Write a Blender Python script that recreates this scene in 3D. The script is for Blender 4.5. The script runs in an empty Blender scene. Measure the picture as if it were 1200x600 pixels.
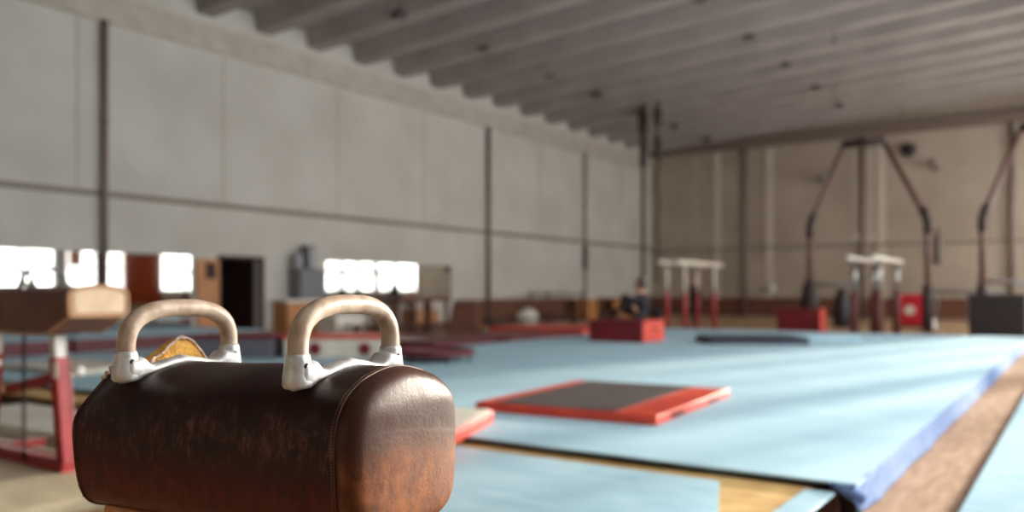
import bpy, bmesh, math, random
from math import sin, cos, pi, radians, sqrt
from mathutils import Vector, Matrix, noise
random.seed(7)
S = bpy.context.scene
COL = S.collection

# ------------------------------------------------------------------ camera, sky, sun, exposure
YAW = math.atan(670 / 980)
cam_d = bpy.data.cameras.new('camera')
cam = bpy.data.objects.new('camera', cam_d); COL.objects.link(cam)
cam.location = (0, 0, 1.2)
cam.rotation_euler = (pi / 2, 0, YAW)
cam_d.sensor_width = 36; cam_d.lens = 36 * 980 / 1200
cam_d.shift_y = 42 / 1200
cam_d.clip_start = .05; cam_d.clip_end = 300
cam_d.dof.use_dof = True; cam_d.dof.focus_distance = 1.42; cam_d.dof.aperture_fstop = 1.9
S.camera = cam

world = bpy.data.worlds.new('sky'); S.world = world; world.use_nodes = True
WORLD_STRENGTH = 4.2
bg = world.node_tree.nodes['Background']
bg.inputs['Color'].default_value = (1, .98, .955, 1); bg.inputs['Strength'].default_value = WORLD_STRENGTH

SUN_STRENGTH = 6.5
sun_d = bpy.data.lights.new('sun', 'SUN'); sun_d.energy = SUN_STRENGTH; sun_d.angle = radians(2.5); sun_d.color = (1, .9, .76)
sun = bpy.data.objects.new('sun', sun_d); COL.objects.link(sun)
az, el = radians(16), radians(11)
sun.rotation_euler = Vector((sin(az) * cos(el), cos(az) * cos(el), sin(el))).to_track_quat('Z', 'Y').to_euler()
sun.location = (10, 30, 12)

S.view_settings.view_transform = 'Standard'; S.view_settings.look = 'None'
S.view_settings.exposure = 1.18; S.view_settings.gamma = 1.0; S.view_settings.use_curve_mapping = False

# ------------------------------------------------------------------ helpers
def lin(c):
    return tuple(((v / 255) / 12.92 if v / 255 <= .04045 else ((v / 255 + .055) / 1.055) ** 2.4) for v in c) + (1,)

MATS = {}
def mat(name, col, rough=.6, col2=None, scale=6, contrast=(.35, .65), bump=0, bscale=40, metallic=0, stretch=None, spec=.5, coat=0):
    if name in MATS: return MATS[name]
    m = bpy.data.materials.new(name); m.use_nodes = True
    nt = m.node_tree; b = nt.nodes['Principled BSDF']
    b.inputs['Base Color'].default_value = lin(col); b.inputs['Roughness'].default_value = rough
    b.inputs['Metallic'].default_value = metallic; b.inputs['Specular IOR Level'].default_value = spec
    b.inputs['Coat Weight'].default_value = coat
    tc = nt.nodes.new('ShaderNodeTexCoord'); mp = nt.nodes.new('ShaderNodeMapping')
    nt.links.new(tc.outputs['Object'], mp.inputs['Vector'])
    if stretch: mp.inputs['Scale'].default_value = stretch
    if col2:
        n = nt.nodes.new('ShaderNodeTexNoise'); n.inputs['Scale'].default_value = scale; n.inputs['Detail'].default_value = 5
        r = nt.nodes.new('ShaderNodeMapRange'); r.inputs['From Min'].default_value = contrast[0]; r.inputs['From Max'].default_value = contrast[1]
        x = nt.nodes.new('ShaderNodeMix'); x.data_type = 'RGBA'
        x.inputs[6].default_value = lin(col); x.inputs[7].default_value = lin(col2)
        nt.links.new(mp.outputs[0], n.inputs['Vector']); nt.links.new(n.outputs['Fac'], r.inputs['Value'])
        nt.links.new(r.outputs[0], x.inputs[0]); nt.links.new(x.outputs[2], b.inputs['Base Color'])
    if bump:
        n2 = nt.nodes.new('ShaderNodeTexNoise'); n2.inputs['Scale'].default_value = bscale; n2.inputs['Detail'].default_value = 4
        bp = nt.nodes.new('ShaderNodeBump'); bp.inputs['Strength'].default_value = bump; bp.inputs['Distance'].default_value = .01
        nt.links.new(mp.outputs[0], n2.inputs['Vector']); nt.links.new(n2.outputs['Fac'], bp.inputs['Height'])
        nt.links.new(bp.outputs[0], b.inputs['Normal'])
    MATS[name] = m
    return m

def link(name, bm, m, parent=None, smooth=False, loc=None):
    me = bpy.data.meshes.new(name)
    bmesh.ops.recalc_face_normals(bm, faces=bm.faces[:])
    bm.to_mesh(me); bm.free()
    for p in me.polygons: p.use_smooth = smooth
    o = bpy.data.objects.new(name, me); COL.objects.link(o)
    for mm in (m if isinstance(m, (list, tuple)) else [m]): me.materials.append(mm)
    if parent: o.parent = parent
    if loc: o.location = loc
    return o

def empty(name, label, cat, loc=(0, 0, 0), rz=0, group=None):
    o = bpy.data.objects.new(name, None); COL.objects.link(o)
    o.location = loc; o.rotation_euler = (0, 0, rz); o.empty_display_size = .1
    o['label'] = label; o['category'] = cat
    if group: o['group'] = group
    return o

def tag(o, label, cat, group=None):
    o['label'] = label; o['category'] = cat
    if group: o['group'] = group
    return o

def struct(o):
    o['kind'] = 'structure'; return o

def BM(): return bmesh.new()

def box(bm, x0, x1, y0, y1, z0, z1, bev=0, seg=2, mi=0):
    r = bmesh.ops.create_cube(bm, size=1)
    for v in r['verts']:
        v.co = Vector((x0 + (v.co.x + .5) * (x1 - x0), y0 + (v.co.y + .5) * (y1 - y0), z0 + (v.co.z + .5) * (z1 - z0)))
    fs = {f for v in r['verts'] for f in v.link_faces}
    for f in fs: f.material_index = mi
    if bev:
        es = list({e for v in r['verts'] for e in v.link_edges})
        bmesh.ops.bevel(bm, geom=es, offset=bev, segments=seg, affect='EDGES', profile=.5)
    return bm

def obox(bm, p, q, w, h, up=(0, 0, 1), bev=0):
    """a bar of section w x h from p to q"""
    p, q = Vector(p), Vector(q); d = (q - p); L = d.length; d.normalize()
    s = d.cross(Vector(up)).normalized(); u = s.cross(d)
    r = bmesh.ops.create_cube(bm, size=1)
    for v in r['verts']:
        c = v.co.copy(); v.co = p + d * (c.x + .5) * L + s * c.y * w + u * c.z * h
    if bev:
        es = list({e for v in r['verts'] for e in v.link_edges})
        bmesh.ops.bevel(bm, geom=es, offset=bev, segments=2, affect='EDGES', profile=.5)
    return bm

def tube(bm, pts, r, seg=12, closed=False, cap=True):
    pts = [Vector(p) for p in pts]; n = len(pts)
    rs = r if isinstance(r, (list, tuple)) else [r] * n
    rings = []; prev = None
    for i, p in enumerate(pts):
        if closed: t = pts[(i + 1) % n] - pts[i - 1]
        else: t = pts[min(i + 1, n - 1)] - pts[max(i - 1, 0)]
        t.normalize()
        if prev is None:
            a = Vector((0, 0, 1)) if abs(t.z) < .9 else Vector((1, 0, 0))
            nrm = (a - t * a.dot(t)).normalized()
        else:
            nrm = (prev - t * prev.dot(t)).normalized()
        prev = nrm; bn = t.cross(nrm)
        rings.append([bm.verts.new(p + (nrm * cos(2 * pi * k / seg) + bn * sin(2 * pi * k / seg)) * rs[i]) for k in range(seg)])
    for i in range(n if closed else n - 1):
        A, B = rings[i], rings[(i + 1) % n]
        for k in range(seg): bm.faces.new((A[k], A[(k + 1) % seg], B[(k + 1) % seg], B[k]))
    if cap and not closed:
        bm.faces.new(rings[0][::-1]); bm.faces.new(rings[-1])
    return bm

def lathe(bm, prof, seg=20, c=(0, 0, 0)):
    rings = []
    for r, z in prof:
        if r < 1e-5: rings.append([bm.verts.new((c[0], c[1], c[2] + z))])
        else: rings.append([bm.verts.new((c[0] + r * cos(2 * pi * k / seg), c[1] + r * sin(2 * pi * k / seg), c[2] + z)) for k in range(seg)])
    for A, B in zip(rings, rings[1:]):
        for k in range(seg):
            a0, a1 = A[k % len(A)], A[(k + 1) % len(A)]; b0, b1 = B[k % len(B)], B[(k + 1) % len(B)]
            f = [a0]
            for v in (a1, b1, b0):
                if v not in f: f.append(v)
            if len(f) > 2: bm.faces.new(f)
    return bm

def loft(bm, rings, capa=True, capb=True, closed=True):
    R = [[bm.verts.new(p) for p in ring] for ring in rings]; n = len(R[0])
    for A, B in zip(R, R[1:]):
        for k in range(n if closed else n - 1): bm.faces.new((A[k], A[(k + 1) % n], B[(k + 1) % n], B[k]))
    if capa: bm.faces.new(R[0][::-1])
    if capb: bm.faces.new(R[-1])
    return R

def prism(bm, poly, y0, y1, axis='y'):
    """polygon in (x, z) pushed along y, or (y, z) pushed along x"""
    f = (lambda p, d: (p[0], d, p[1])) if axis == 'y' else (lambda p, d: (d, p[0], p[1]))
    loft(bm, [[f(p, y0) for p in poly], [f(p, y1) for p in poly]])
    return bm

def subsurf(o, n=2):
    m = o.modifiers.new('subdivision', 'SUBSURF'); m.levels = n; m.render_levels = n
    return o

def esplit(o):
    m = o.modifiers.new('edge_split', 'EDGE_SPLIT'); m.split_angle = radians(35)
    return o

def sstep(a, b, x):
    t = max(0, min(1, (x - a) / (b - a))); return t * t * (3 - 2 * t)

# ------------------------------------------------------------------ materials
WALL = mat('white painted panel', (194, 190, 184), .85, (182, 177, 170), .6, bump=.15, bscale=8)
WALLB = mat('back wall paint', (168, 154, 140), .85, (154, 140, 126), .5)
JOINT = mat('panel joint grey', (172, 165, 155), .8)  # even grey of the wall panel joints
LEDGE = mat('ledge concrete', (186, 178, 168), .8, (170, 162, 152), 2)
CONDUIT = mat('dark conduit paint', (122, 112, 104), .6)
CEIL = mat('ceiling concrete', (160, 150, 147), .9, (146, 137, 134), .8)
PIPE = mat('pipe brown paint', (112, 96, 88), .5)
WAINS = mat('wainscot board', (112, 68, 46), .6, (88, 52, 38), 1.5, stretch=(1, 1, 6))
FLOOR = mat('tan floorboards', (186, 152, 116), .5, (160, 126, 92), 3, stretch=(1, 8, 1))
OCHRE = mat('ochre plywood', (216, 180, 122), .6, (180, 140, 82), 4, bump=.2, bscale=30)
DARKWOOD = mat('dark red-brown timber', (70, 36, 28), .5, (50, 24, 20), 8)
PLANK = mat('worn brown runner', (176, 142, 116), .6, (150, 112, 86), 5, stretch=(4, .6, 1), bump=.2, bscale=20)
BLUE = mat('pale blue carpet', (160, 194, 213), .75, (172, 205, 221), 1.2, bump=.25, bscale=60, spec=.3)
BLUEF = mat('shade-darkened blue flap cloth', (98, 122, 166), .85, (84, 108, 154), 9, stretch=(1, 1, .2), spec=.3)  # hanging carpet side; its shade is put into the colour as darker blue
BLUEM = mat('sky blue vinyl', (160, 198, 218), .45, (184, 214, 228), 2.5, stretch=(1, 3, 1), bump=.5, bscale=5)
NAVY = mat('navy cover', (24, 26, 46), .6)
BLACKF = mat('dark foam', (40, 34, 36), .8)
CREAMV = mat('cream vinyl sheet', (196, 184, 158), .55, (180, 166, 138), 1.5, bump=.9, bscale=2.2, stretch=(1, 2.5, 1))
WHITEM = mat('off-white canvas', (220, 216, 206), .6, (200, 194, 182), 3, bump=.4, bscale=5)
REDM = mat('orange-red vinyl', (214, 74, 50), .45, (190, 56, 42), 5, bump=.3, bscale=12)
REDD = mat('dark red vinyl', (122, 20, 32), .5, (98, 16, 28), 3)
MAROON = mat('maroon vinyl', (92, 24, 36), .5)
CRIMSON = mat('crimson padding', (186, 18, 40), .5)
BLACKM = mat('charcoal mat', (62, 48, 50), .7, (48, 36, 40), 6)
BLACKB = mat('black box paint', (32, 24, 29), .6)
CREAMR = mat('cream rail paint', (214, 204, 190), .5)
STEEL = mat('dull steel', (150, 146, 142), .35, metallic=.8)
REDSTEEL = mat('red enamel steel', (164, 40, 44), .4, (144, 32, 38), 6)
WHITESTEEL = mat('white enamel steel', (224, 222, 218), .4)
BROWNSTEEL = mat('brown steel tube', (88, 56, 50), .5)
BROWNPAD = mat('brown leg padding', (86, 38, 34), .7)
DARKPAD = mat('dark leg padding', (48, 32, 34), .7)
ROPE = mat('dark rope', (62, 46, 42), .9, (46, 34, 30), 30)
TAN = mat('tan wood veneer', (190, 132, 82), .5, (168, 112, 66), 3, stretch=(4, 4, .6))
BROWNW = mat('brown furniture wood', (106, 62, 44), .5, (84, 48, 36), 4)
CARTON = mat('carton board', (170, 122, 88), .8)
GREYM = mat('grey metal sheet', (112, 112, 118), .5)
GREYL = mat('pale grey plastic', (150, 152, 156), .5)
GREYV = mat('grey vinyl', (96, 96, 108), .5)
ORANGE = mat('orange curtain', (196, 92, 34), .8, (168, 66, 26), 4)
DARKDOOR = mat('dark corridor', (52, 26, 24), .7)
LAMP = mat('dark lamp shade', (54, 40, 40), .5)
SKIN = mat('skin', (206, 150, 124), .5)
HAIR = mat('dark hair', (44, 28, 26), .6)
CLOTH = mat('black cotton', (34, 30, 36), .9)
CLOTH2 = mat('dark trousers', (40, 34, 40), .9)
SHOE = mat('dark shoe', (50, 44, 44), .7)
GRIP = mat('worn pale wood', (184, 164, 146), .45, (146, 116, 98), 26, contrast=(.42, .7), stretch=(1, 1, 1), bump=.12, bscale=90)
ALU = mat('painted white aluminium', (206, 206, 208), .38, (170, 170, 172), 34, contrast=(.5, .75), bump=.12, bscale=70, metallic=.25)
SCREW = mat('screw steel', (96, 94, 92), .35, metallic=.9)
FOAM = mat('torn yellow foam', (250, 200, 106), .9, (230, 166, 74), 50, bump=.8, bscale=160)
TORN = mat('torn leather backing', (232, 212, 196), .8, (196, 150, 130), 60, bump=.6, bscale=120)
SEAM = mat('waxed thread and welt', (88, 54, 40), .6)
THREAD = mat('pale thread', (168, 130, 98), .7)
LEATHER2 = mat('brown horse leather', (112, 72, 58), .45, (92, 58, 48), 5, bump=.15, bscale=60)
SUEDE = mat('cream suede', (226, 200, 170), .75, (212, 184, 154), 8)
TRIM = mat('tan piping', (186, 142, 106), .6)

def leather_main():
    m = bpy.data.materials.new('worn dark leather'); m.use_nodes = True
    nt = m.node_tree; N = nt.nodes; L = nt.links; b = N['Principled BSDF']
    tc = N.new('ShaderNodeTexCoord')
    def nz(scale, detail, stretch=(1, 1, 1), rough=.5):
        mp = N.new('ShaderNodeMapping'); mp.inputs['Scale'].default_value = stretch
        n = N.new('ShaderNodeTexNoise'); n.inputs['Scale'].default_value = scale; n.inputs['Detail'].default_value = detail
        n.inputs['Roughness'].default_value = rough
        L.new(tc.outputs['Object'], mp.inputs[0]); L.new(mp.outputs[0], n.inputs['Vector']); return n.outputs['Fac']
    def rng(x, a, b_, c=0, d=1):
        r = N.new('ShaderNodeMapRange'); r.interpolation_type = 'SMOOTHSTEP'
        for k, v in zip(('From Min', 'From Max', 'To Min', 'To Max'), (a, b_, c, d)): r.inputs[k].default_value = v
        L.new(x, r.inputs['Value']); return r.outputs[0]
    def mul(x, y):
        q = N.new('ShaderNodeMath'); q.operation = 'MULTIPLY'; L.new(x, q.inputs[0]); L.new(y, q.inputs[1]); return q.outputs[0]
    def addk(x, y, k):
        q = N.new('ShaderNodeMath'); q.operation = 'MULTIPLY_ADD'; L.new(y, q.inputs[0]); q.inputs[1].default_value = k; L.new(x, q.inputs[2]); return q.outputs[0]
    def mix(f, a, c):
        x = N.new('ShaderNodeMix'); x.data_type = 'RGBA'; L.new(f, x.inputs[0])
        for i, v in ((6, a), (7, c)):
            if isinstance(v, tuple): x.inputs[i].default_value = lin(v)
            else: L.new(v, x.inputs[i])
        return x.outputs[2]
    sep = N.new('ShaderNodeSeparateXYZ'); L.new(tc.outputs['Object'], sep.inputs[0])
    big = nz(7, 4); mid = nz(22, 6, rough=.65); streak = nz(70, 6, (1, 1, .4), .8); fine = nz(150, 4)
    zz = addk(sep.outputs['Z'], big, .10); zz2 = addk(zz, mid, .05)
    base = mix(rng(mid, .35, .65), (36, 16, 16), (52, 24, 22))
    red = mix(rng(streak, .35, .7), (90, 33, 23), (54, 22, 19))
    base = mix(rng(zz2, -.06, -.14), base, red)                       # redder, less handled hide low on the flank
    # scuffed band half way down the flank
    band = mul(rng(zz, -.14, -.07), rng(zz, .0, -.05))
    scuff = mul(mul(band, rng(streak, .47, .66)), rng(mid, .40, .55))
    base = mix(scuff, base, (98, 66, 57))
    # worn pale end panel: bare tan hide below, dark patina where hands go over the top
    endm = rng(addk(sep.outputs['X'], mid, .004), .318, .326)
    tan = mix(rng(mid, .3, .7), (96, 50, 26), (134, 80, 44)); blot = nz(15, 5, (1, 1, .6), .6); tan = mix(rng(blot, .46, .66), tan, (82, 44, 26)); tan = mix(mul(rng(streak, .5, .7), rng(big, .4, .6)), tan, (70, 38, 24))
    enz = addk(addk(sep.outputs['Z'], big, .07), mid, .06)
    endc = mix(rng(enz, -.02, -.10), (64, 37, 29), tan)
    base = mix(endm, base, endc)
    L.new(base, b.inputs['Base Color'])
    rr = N.new('ShaderNodeMath'); rr.operation = 'MULTIPLY_ADD'; L.new(mid, rr.inputs[0]); rr.inputs[1].default_value = .28; rr.inputs[2].default_value = .32
    L.new(rr.outputs[0], b.inputs['Roughness'])
    b.inputs['Specular IOR Level'].default_value = .22
    vor = N.new('ShaderNodeTexVoronoi'); vor.inputs['Scale'].default_value = 260; L.new(tc.outputs['Object'], vor.inputs['Vector'])
    h = addk(mid, vor.outputs['Distance'], .12); h = addk(h, fine, .12)
    cz = addk(addk(addk(sep.outputs['Z'], sep.outputs['Y'], .10), mid, .022), big, .02)
    crease = mul(mul(rng(cz, -.082, -.074), rng(cz, -.052, -.072)), rng(sep.outputs['X'], .325, .335))
    h = addk(h, mul(crease, rng(sep.outputs['Y'], -.13, -.04)), -.28)
    bp = N.new('ShaderNodeBump'); bp.inputs['Strength'].default_value = .28; bp.inputs['Distance'].default_value = .004
    L.new(h, bp.inputs['Height']); L.new(bp.outputs[0], b.inputs['Normal'])
    return m
LEATHER = leather_main()

def glass_mat():
    m = bpy.data.materials.new('window glass'); m.use_nodes = True; nt = m.node_tree
    for n in list(nt.nodes):
        if n.type != 'OUTPUT_MATERIAL': nt.nodes.remove(n)
    out = nt.nodes['Material Output']
    t = nt.nodes.new('ShaderNodeBsdfTransparent'); t.inputs[0].default_value = (.96, .97, .96, 1)
    g = nt.nodes.new('ShaderNodeBsdfGlossy'); g.inputs['Roughness'].default_value = .05
    mx = nt.nodes.new('ShaderNodeMixShader'); mx.inputs[0].default_value = .06
    nt.links.new(t.outputs[0], mx.inputs[1]); nt.links.new(g.outputs[0], mx.inputs[2]); nt.links.new(mx.outputs[0], out.inputs[0])
    return m
GLASS = glass_mat()
MIRROR = mat('mirror silvering', (206, 208, 204), .03, metallic=1)

# ------------------------------------------------------------------ room shell
XL, XR, YF, YB = -18.1, 2.6, -6.0, 38.9
ZW = 8.1; SL = .06
def zroof(x): return ZW + .45 + SL * (x - XL)

bm = BM(); box(bm, XL - .3, XR + .3, YF - .3, YB + .3, -.2, 0)
struct(link('floor', bm, FLOOR))
bm = BM(); prism(bm, [(XL - .3, zroof(XL - .3)), (XR + .3, zroof(XR + .3)), (XR + .3, zroof(XR + .3) + .3), (XL - .3, zroof(XL - .3) + .3)], YF - .3, YB + .3)
struct(link('ceiling', bm, CEIL))
# ribs under the roof deck, running across the hall
y = 18.3 - 1.8 * 13; k = 0
while y < YB - .4:
    if y > YF + .4:
        bm = BM()
        def sec(x): return [(x, y - .34, zroof(x) + .02), (x, y - .24, zroof(x) - .45), (x, y + .24, zroof(x) - .45), (x, y + .34, zroof(x) + .02)]
        loft(bm, [sec(XL + .0), sec(XR)])
        struct(link('ceiling_beam', bm, CEIL))
    y += 1.8

# left wall with a doorway
DY0, DY1, DZ = 13.35, 14.62, 2.05
bm = BM()
box(bm, XL - .3, XL, YF - .3, DY0, 0, zroof(XL)); box(bm, XL - .3, XL, DY1, YB + .3, 0, zroof(XL)); box(bm, XL - .3, XL, DY0, DY1, DZ, zroof(XL))
wl = struct(link('wall_left', bm, WALL))
for yy in (2.1, 5.9, 9.7, 13.45, 17.4, 21.3, 24.8 + 0.25, 28.4, 32.0, 35.6):
    bm = BM(); box(bm, XL, XL + .012, yy - .025, yy + .025, 3.46, 7.2); link('panel_joint', bm, JOINT, wl)
bm = BM(); box(bm, XL, XL + .10, YF, YB, 7.24, 7.36, .02); box(bm, XL, XL + .05, YF, YB, 7.36, 7.9); struct(link('trim_1', bm, LEDGE))
bm = BM(); box(bm, XL, XL + .07, YF, YB, 3.33, 3.45, .01); struct(link('trim_2', bm, CONDUIT))
bm = BM(); box(bm, XL, XL + .06, 22.9, YB, .08, .86, .01); box(bm, XL, XL + .09, 22.9, YB, .86, .92, .01); struct(link('trim_3', bm, WAINS))
bm = BM(); box(bm, XL, XL + .03, YF, DY0 - .1, 0, .12); box(bm, XL, XL + .03, DY1 + .1, YB, 0, .12); struct(link('baseboard_left', bm, BROWNW))
# back, right and front walls
bm = BM(); box(bm, XL - .3, XR + .3, YB, YB + .3, 0, zroof(XR) + .1)
wb = struct(link('wall_back', bm, WALLB))
for xx in (-15.7, -11.9, -8.2, -3.0, -.6):
    bm = BM(); box(bm, xx - .03, xx + .03, YB - .012, YB, .92, 7.9); link('panel_joint', bm, JOINT, wb)
for xx in (-14.6, -12.1, -7.25):
    bm = BM(); box(bm, xx - .16, xx + .16, YB - .06, YB, .92, 7.9, .01); link('pale_pilaster', bm, mat('pilaster paint', (188, 176, 162), .85), wb)
bm = BM(); box(bm, XL, XR, YB - .35, YB, 7.95, 8.4, .03); struct(link('trim_4', bm, PIPE))
bm = BM(); box(bm, XL, XR, YB - .06, YB, 3.2, 3.3, .01); struct(link('trim_5', bm, CONDUIT))
bm = BM(); box(bm, XL, XR, YB - .06, YB, .08, .86, .01); box(bm, XL, XR, YB - .09, YB, .86, .92, .01); struct(link('trim_6', bm, WAINS))
bm = BM(); box(bm, XL - .3, XR + .3, YF - .3, YF, 0, zroof(XR) + .1); struct(link('wall_front', bm, WALL))

WZ0, WZ1, PITCH, PIER = 1.25, 6.2, 4.5, .55
wins = []
y = 2.0
while y + PITCH <= YB:
    wins.append((y + PIER / 2, y + PITCH - PIER / 2)); y += PITCH
bm = BM()
box(bm, XR, XR + .14, YF - .3, YB + .3, 0, WZ0); box(bm, XR, XR + .14, YF - .3, YB + .3, WZ1, zroof(XR) + .1)
edges = [YF - .3] + [v for w in wins for v in w] + [YB + .3]
for i in range(0, len(edges), 2): box(bm, XR, XR + .14, edges[i], edges[i + 1], WZ0, WZ1)
struct(link('wall_right', bm, WALL))
for i, (a, b) in enumerate(wins):
    bm = BM()
    for yy in (a + .03, b - .03): box(bm, XR + .03, XR + .10, yy - .03, yy + .03, WZ0, WZ1)
    for q in (1, 2): 
        yy = a + (b - a) * q / 3; box(bm, XR + .03, XR + .10, yy - .035, yy + .035, WZ0, WZ1)
    for zz in (WZ0 + .03, 2.35, 4.2, WZ1 - .03): box(bm, XR + .035, XR + .095, a, b, zz - .03, zz + .03)
    f = struct(link('window_%d' % (i + 1), bm, WHITESTEEL))
    bm = BM(); box(bm, XR + .06, XR + .066, a, b, WZ0, WZ1); link('pane', bm, GLASS, f)
    bm = BM(); box(bm, XR - .12, XR + .02, a - .05, b + .05, WZ0 - .05, WZ0, .01); link('window_sill', bm, WALL, f)
    pd = bpy.data.lights.new('daylight_portal', 'AREA'); pd.shape = 'RECTANGLE'; pd.size = b - a; pd.size_y = WZ1 - WZ0
    pd.cycles.is_portal = True
    po = bpy.data.objects.new('daylight_portal', pd); COL.objects.link(po)
    po.location = (XR + .2, (a + b) / 2, (WZ0 + WZ1) / 2)
    po.rotation_euler = Matrix(((0, 0, 1), (1, 0, 0), (0, 1, 0))).to_euler()
    bpy.context.view_layer.update()

# doorway: dark passage, frame and tan leaf folded back against the wall
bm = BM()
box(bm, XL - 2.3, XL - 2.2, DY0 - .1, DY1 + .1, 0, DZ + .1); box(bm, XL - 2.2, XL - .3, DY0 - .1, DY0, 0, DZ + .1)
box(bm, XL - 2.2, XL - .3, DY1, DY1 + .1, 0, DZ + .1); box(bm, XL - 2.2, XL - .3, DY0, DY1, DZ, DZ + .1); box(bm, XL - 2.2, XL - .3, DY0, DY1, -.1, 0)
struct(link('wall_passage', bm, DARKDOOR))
bm = BM()
box(bm, XL - .02, XL + .04, DY0 - .09, DY0, 0, DZ + .08, .01); box(bm, XL - .02, XL + .04, DY1, DY1 + .09, 0, DZ + .08, .01); box(bm, XL - .02, XL + .04, DY0, DY1, DZ, DZ + .08, .01)
d = struct(link('door_1', bm, DARKDOOR))
bm = BM(); box(bm, XL + .04, XL + .085, 12.62, 13.26, .02, 2.02, .006); lf = link('door_leaf', bm, TAN, d)
bm = BM(); box(bm, XL + .085, XL + .10, 12.86, 13.16, 1.52, 1.92, .004); link('dark_glazing', bm, DARKDOOR, lf)
bm = BM(); tube(bm, [(XL + .085, 12.70, 1.02), (XL + .14, 12.70, 1.02), (XL + .14, 12.82, 1.02)], .012, 8); link('door_handle', bm, STEEL, lf)

# mirrors on the left wall
def mirror(y0, y1, z0, z1, n, label, yaw=0):
    t = empty('wall_mirror', label, 'mirror', (XL + abs(sin(yaw)) * (y1 - y0) / 2 + .001, (y0 + y1) / 2, z0), yaw)
    bm = BM(); box(bm, .0, .02, -(y1 - y0) / 2, (y1 - y0) / 2, 0, z1 - z0); link('mirror_glass', bm, MIRROR, t)
    bm = BM()
    h = (y1 - y0) / 2
    for yy in [-h + (2 * h) * i / n for i in range(n + 1)]: box(bm, .02, .032, yy - .012, yy + .012, 0, z1 - z0)
    box(bm, .02, .032, -h, h, -.02, 0); box(bm, .02, .032, -h, h, z1 - z0, z1 - z0 + .02); link('mirror_edging', bm, GREYL, t)
mirror(-1.5, 12.5, .35, 2.08, 7, 'long wall mirror reflecting bright windows and an orange curtain, ending beside the open door')
mirror(16.9, 18.75, .9, 2.08, 1, 'bright wall mirror set slightly askew, next to the grey metal cabinet', radians(-5.5))
mirror(18.85, 20.7, .9, 2.08, 1, 'bright wall mirror set slightly askew, above the middle of the dark brown table', radians(-5.5))
mirror(20.8, 22.7, .9, 2.08, 2, 'dull wall mirror flat on the wall at the start of the brown wainscot')

# pipes on walls and hall columns
def pipe(name, x, y, z0, z1, r, label, m=PIPE, clips=(2, 5)):
    t = empty(name, label, 'pipe', (x, y, z0))
    bm = BM(); tube(bm, [(0, 0, 0), (0, 0, z1 - z0)], r, 10); link('pipe_tube', bm, m, t, True)
    for c in clips:
        bm = BM(); lathe(bm, [(r + .001, -.04), (r + .018, -.04), (r + .018, .04), (r + .001, .04)], 10, (0, 0, c)); link('pipe_clip', bm, m, t)
    return t
pipe('drain_pipe', XL + .13, 10.24, 0, 7.24, .07, 'dark brown vertical pipe running down the white wall across the long mirror')
pipe('drain_pipe', XL + .12, 24.8, 0, 7.24, .075, 'dark vertical pipe on the panelled wall above the brown wainscot edge')
t = pipe('drain_pipe', XL + .11, 32.0, 0, 7.24, .05, 'thin wall pipe with a dark sleeve, rising out of a white padded post')
bm = BM(); lathe(bm, [(.055, 2.2), (.10, 2.25), (.10, 3.2), (.055, 3.25)], 12); link('dark_sleeve', bm, DARKPAD, t, True)
bm = BM(); box(bm, .0, .37, -.25, .25, .0, 1.0, .05); link('white_padding', bm, WHITEM, t)
for x, lab in ((-13.2, 'dark pipe on the end wall nearest the climbing pole'), (-7.95, 'dark pipe on the end wall seen through the first ring frame'), (-2.35, 'dark pipe on the end wall behind the ring frame standing at the black box')):
    pipe('wall_pipe', x, YB - .16, .0, 7.95, .085, lab)

# ------------------------------------------------------------------ floors, mats
def slab(name, label, cat, x0, x1, y0, y1, z0, z1, m, rz=0, bev=.02, group=None):
    cx, cy = (x0 + x1) / 2, (y0 + y1) / 2
    bm = BM(); box(bm, x0 - cx, x1 - cx, y0 - cy, y1 - cy, 0, z1 - z0, bev)
    o = link(name, bm, m, None, False, (cx, cy, z0)); o.rotation_euler.z = rz
    return tag(o, label, cat, group)

t = empty('plywood_podium', 'low ochre plywood podium under the blue carpets, on dark timber posts', 'platform', (0, 0, 0))
bm = BM(); box(bm, -9.62, -1.2, 4.25, 21.6, .12, .15, .004); box(bm, -3.6, -1.2, 2.3, 4.25, .12, .15, .004); link('deck_board', bm, OCHRE, t)
bm = BM(); box(bm, -13.7, -9.62, 4.25, 11.3, .12, .15, .004); link('deck_board', bm, OCHRE, t)
for x0, x1, y0, y1 in ((-1.33, -1.22, 2.4, 21.5), (-13.7, -4.5, 4.3, 4.4), (-3.58, -1.24, 2.32, 2.42)):
    bm = BM(); box(bm, x0, x1, y0, y1, .0, .12, .004); link('joist', bm, DARKWOOD, t)
for yy in (4.62, 8.6, 12.6, 16.6, 20.6):
    bm = BM(); box(bm, -1.20, -1.05, yy - .09, yy + .09, 0, .15, .006); link('support_post', bm, DARKWOOD, t)
bm = BM(); box(bm, -1.05, -.99, 4.66, 21.5, .0, .15, .004); link('side_board', bm, DARKWOOD, t)

# the big blue carpet
t = empty('floor_carpet', 'large pale blue gymnastics carpet covering the podium, streaked with sunlight', 'carpet', (0, 0, .15))
bm = BM(); box(bm, -9.6, -1.0, 4.64, 21.5, 0, .034); link('foam_base', bm, BLACKF, t)
bm = BM()
nx, ny = 60, 120
g = {}
for i in range(nx + 1):
    for j in range(ny + 1):
        x = -9.62 + (8.65) * i / nx; yv = 4.6 + 16.93 * j / ny
        y2 = yv + (.02 * noise.noise((x * 1.3, 0, 3)) if j == 0 else 0)
        g[i, j] = bm.verts.new((x, y2, .05 + .004 * noise.noise((x * .9, yv * .9, 1))))
for i in range(nx):
    for j in range(ny): bm.faces.new((g[i, j], g[i + 1, j], g[i + 1, j + 1], g[i, j + 1]))
cp = link('carpet_top', bm, BLUE, t, True); md = cp.modifiers.new('thickness', 'SOLIDIFY'); md.thickness = .014; md.offset = -1; esplit(cp)
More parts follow.
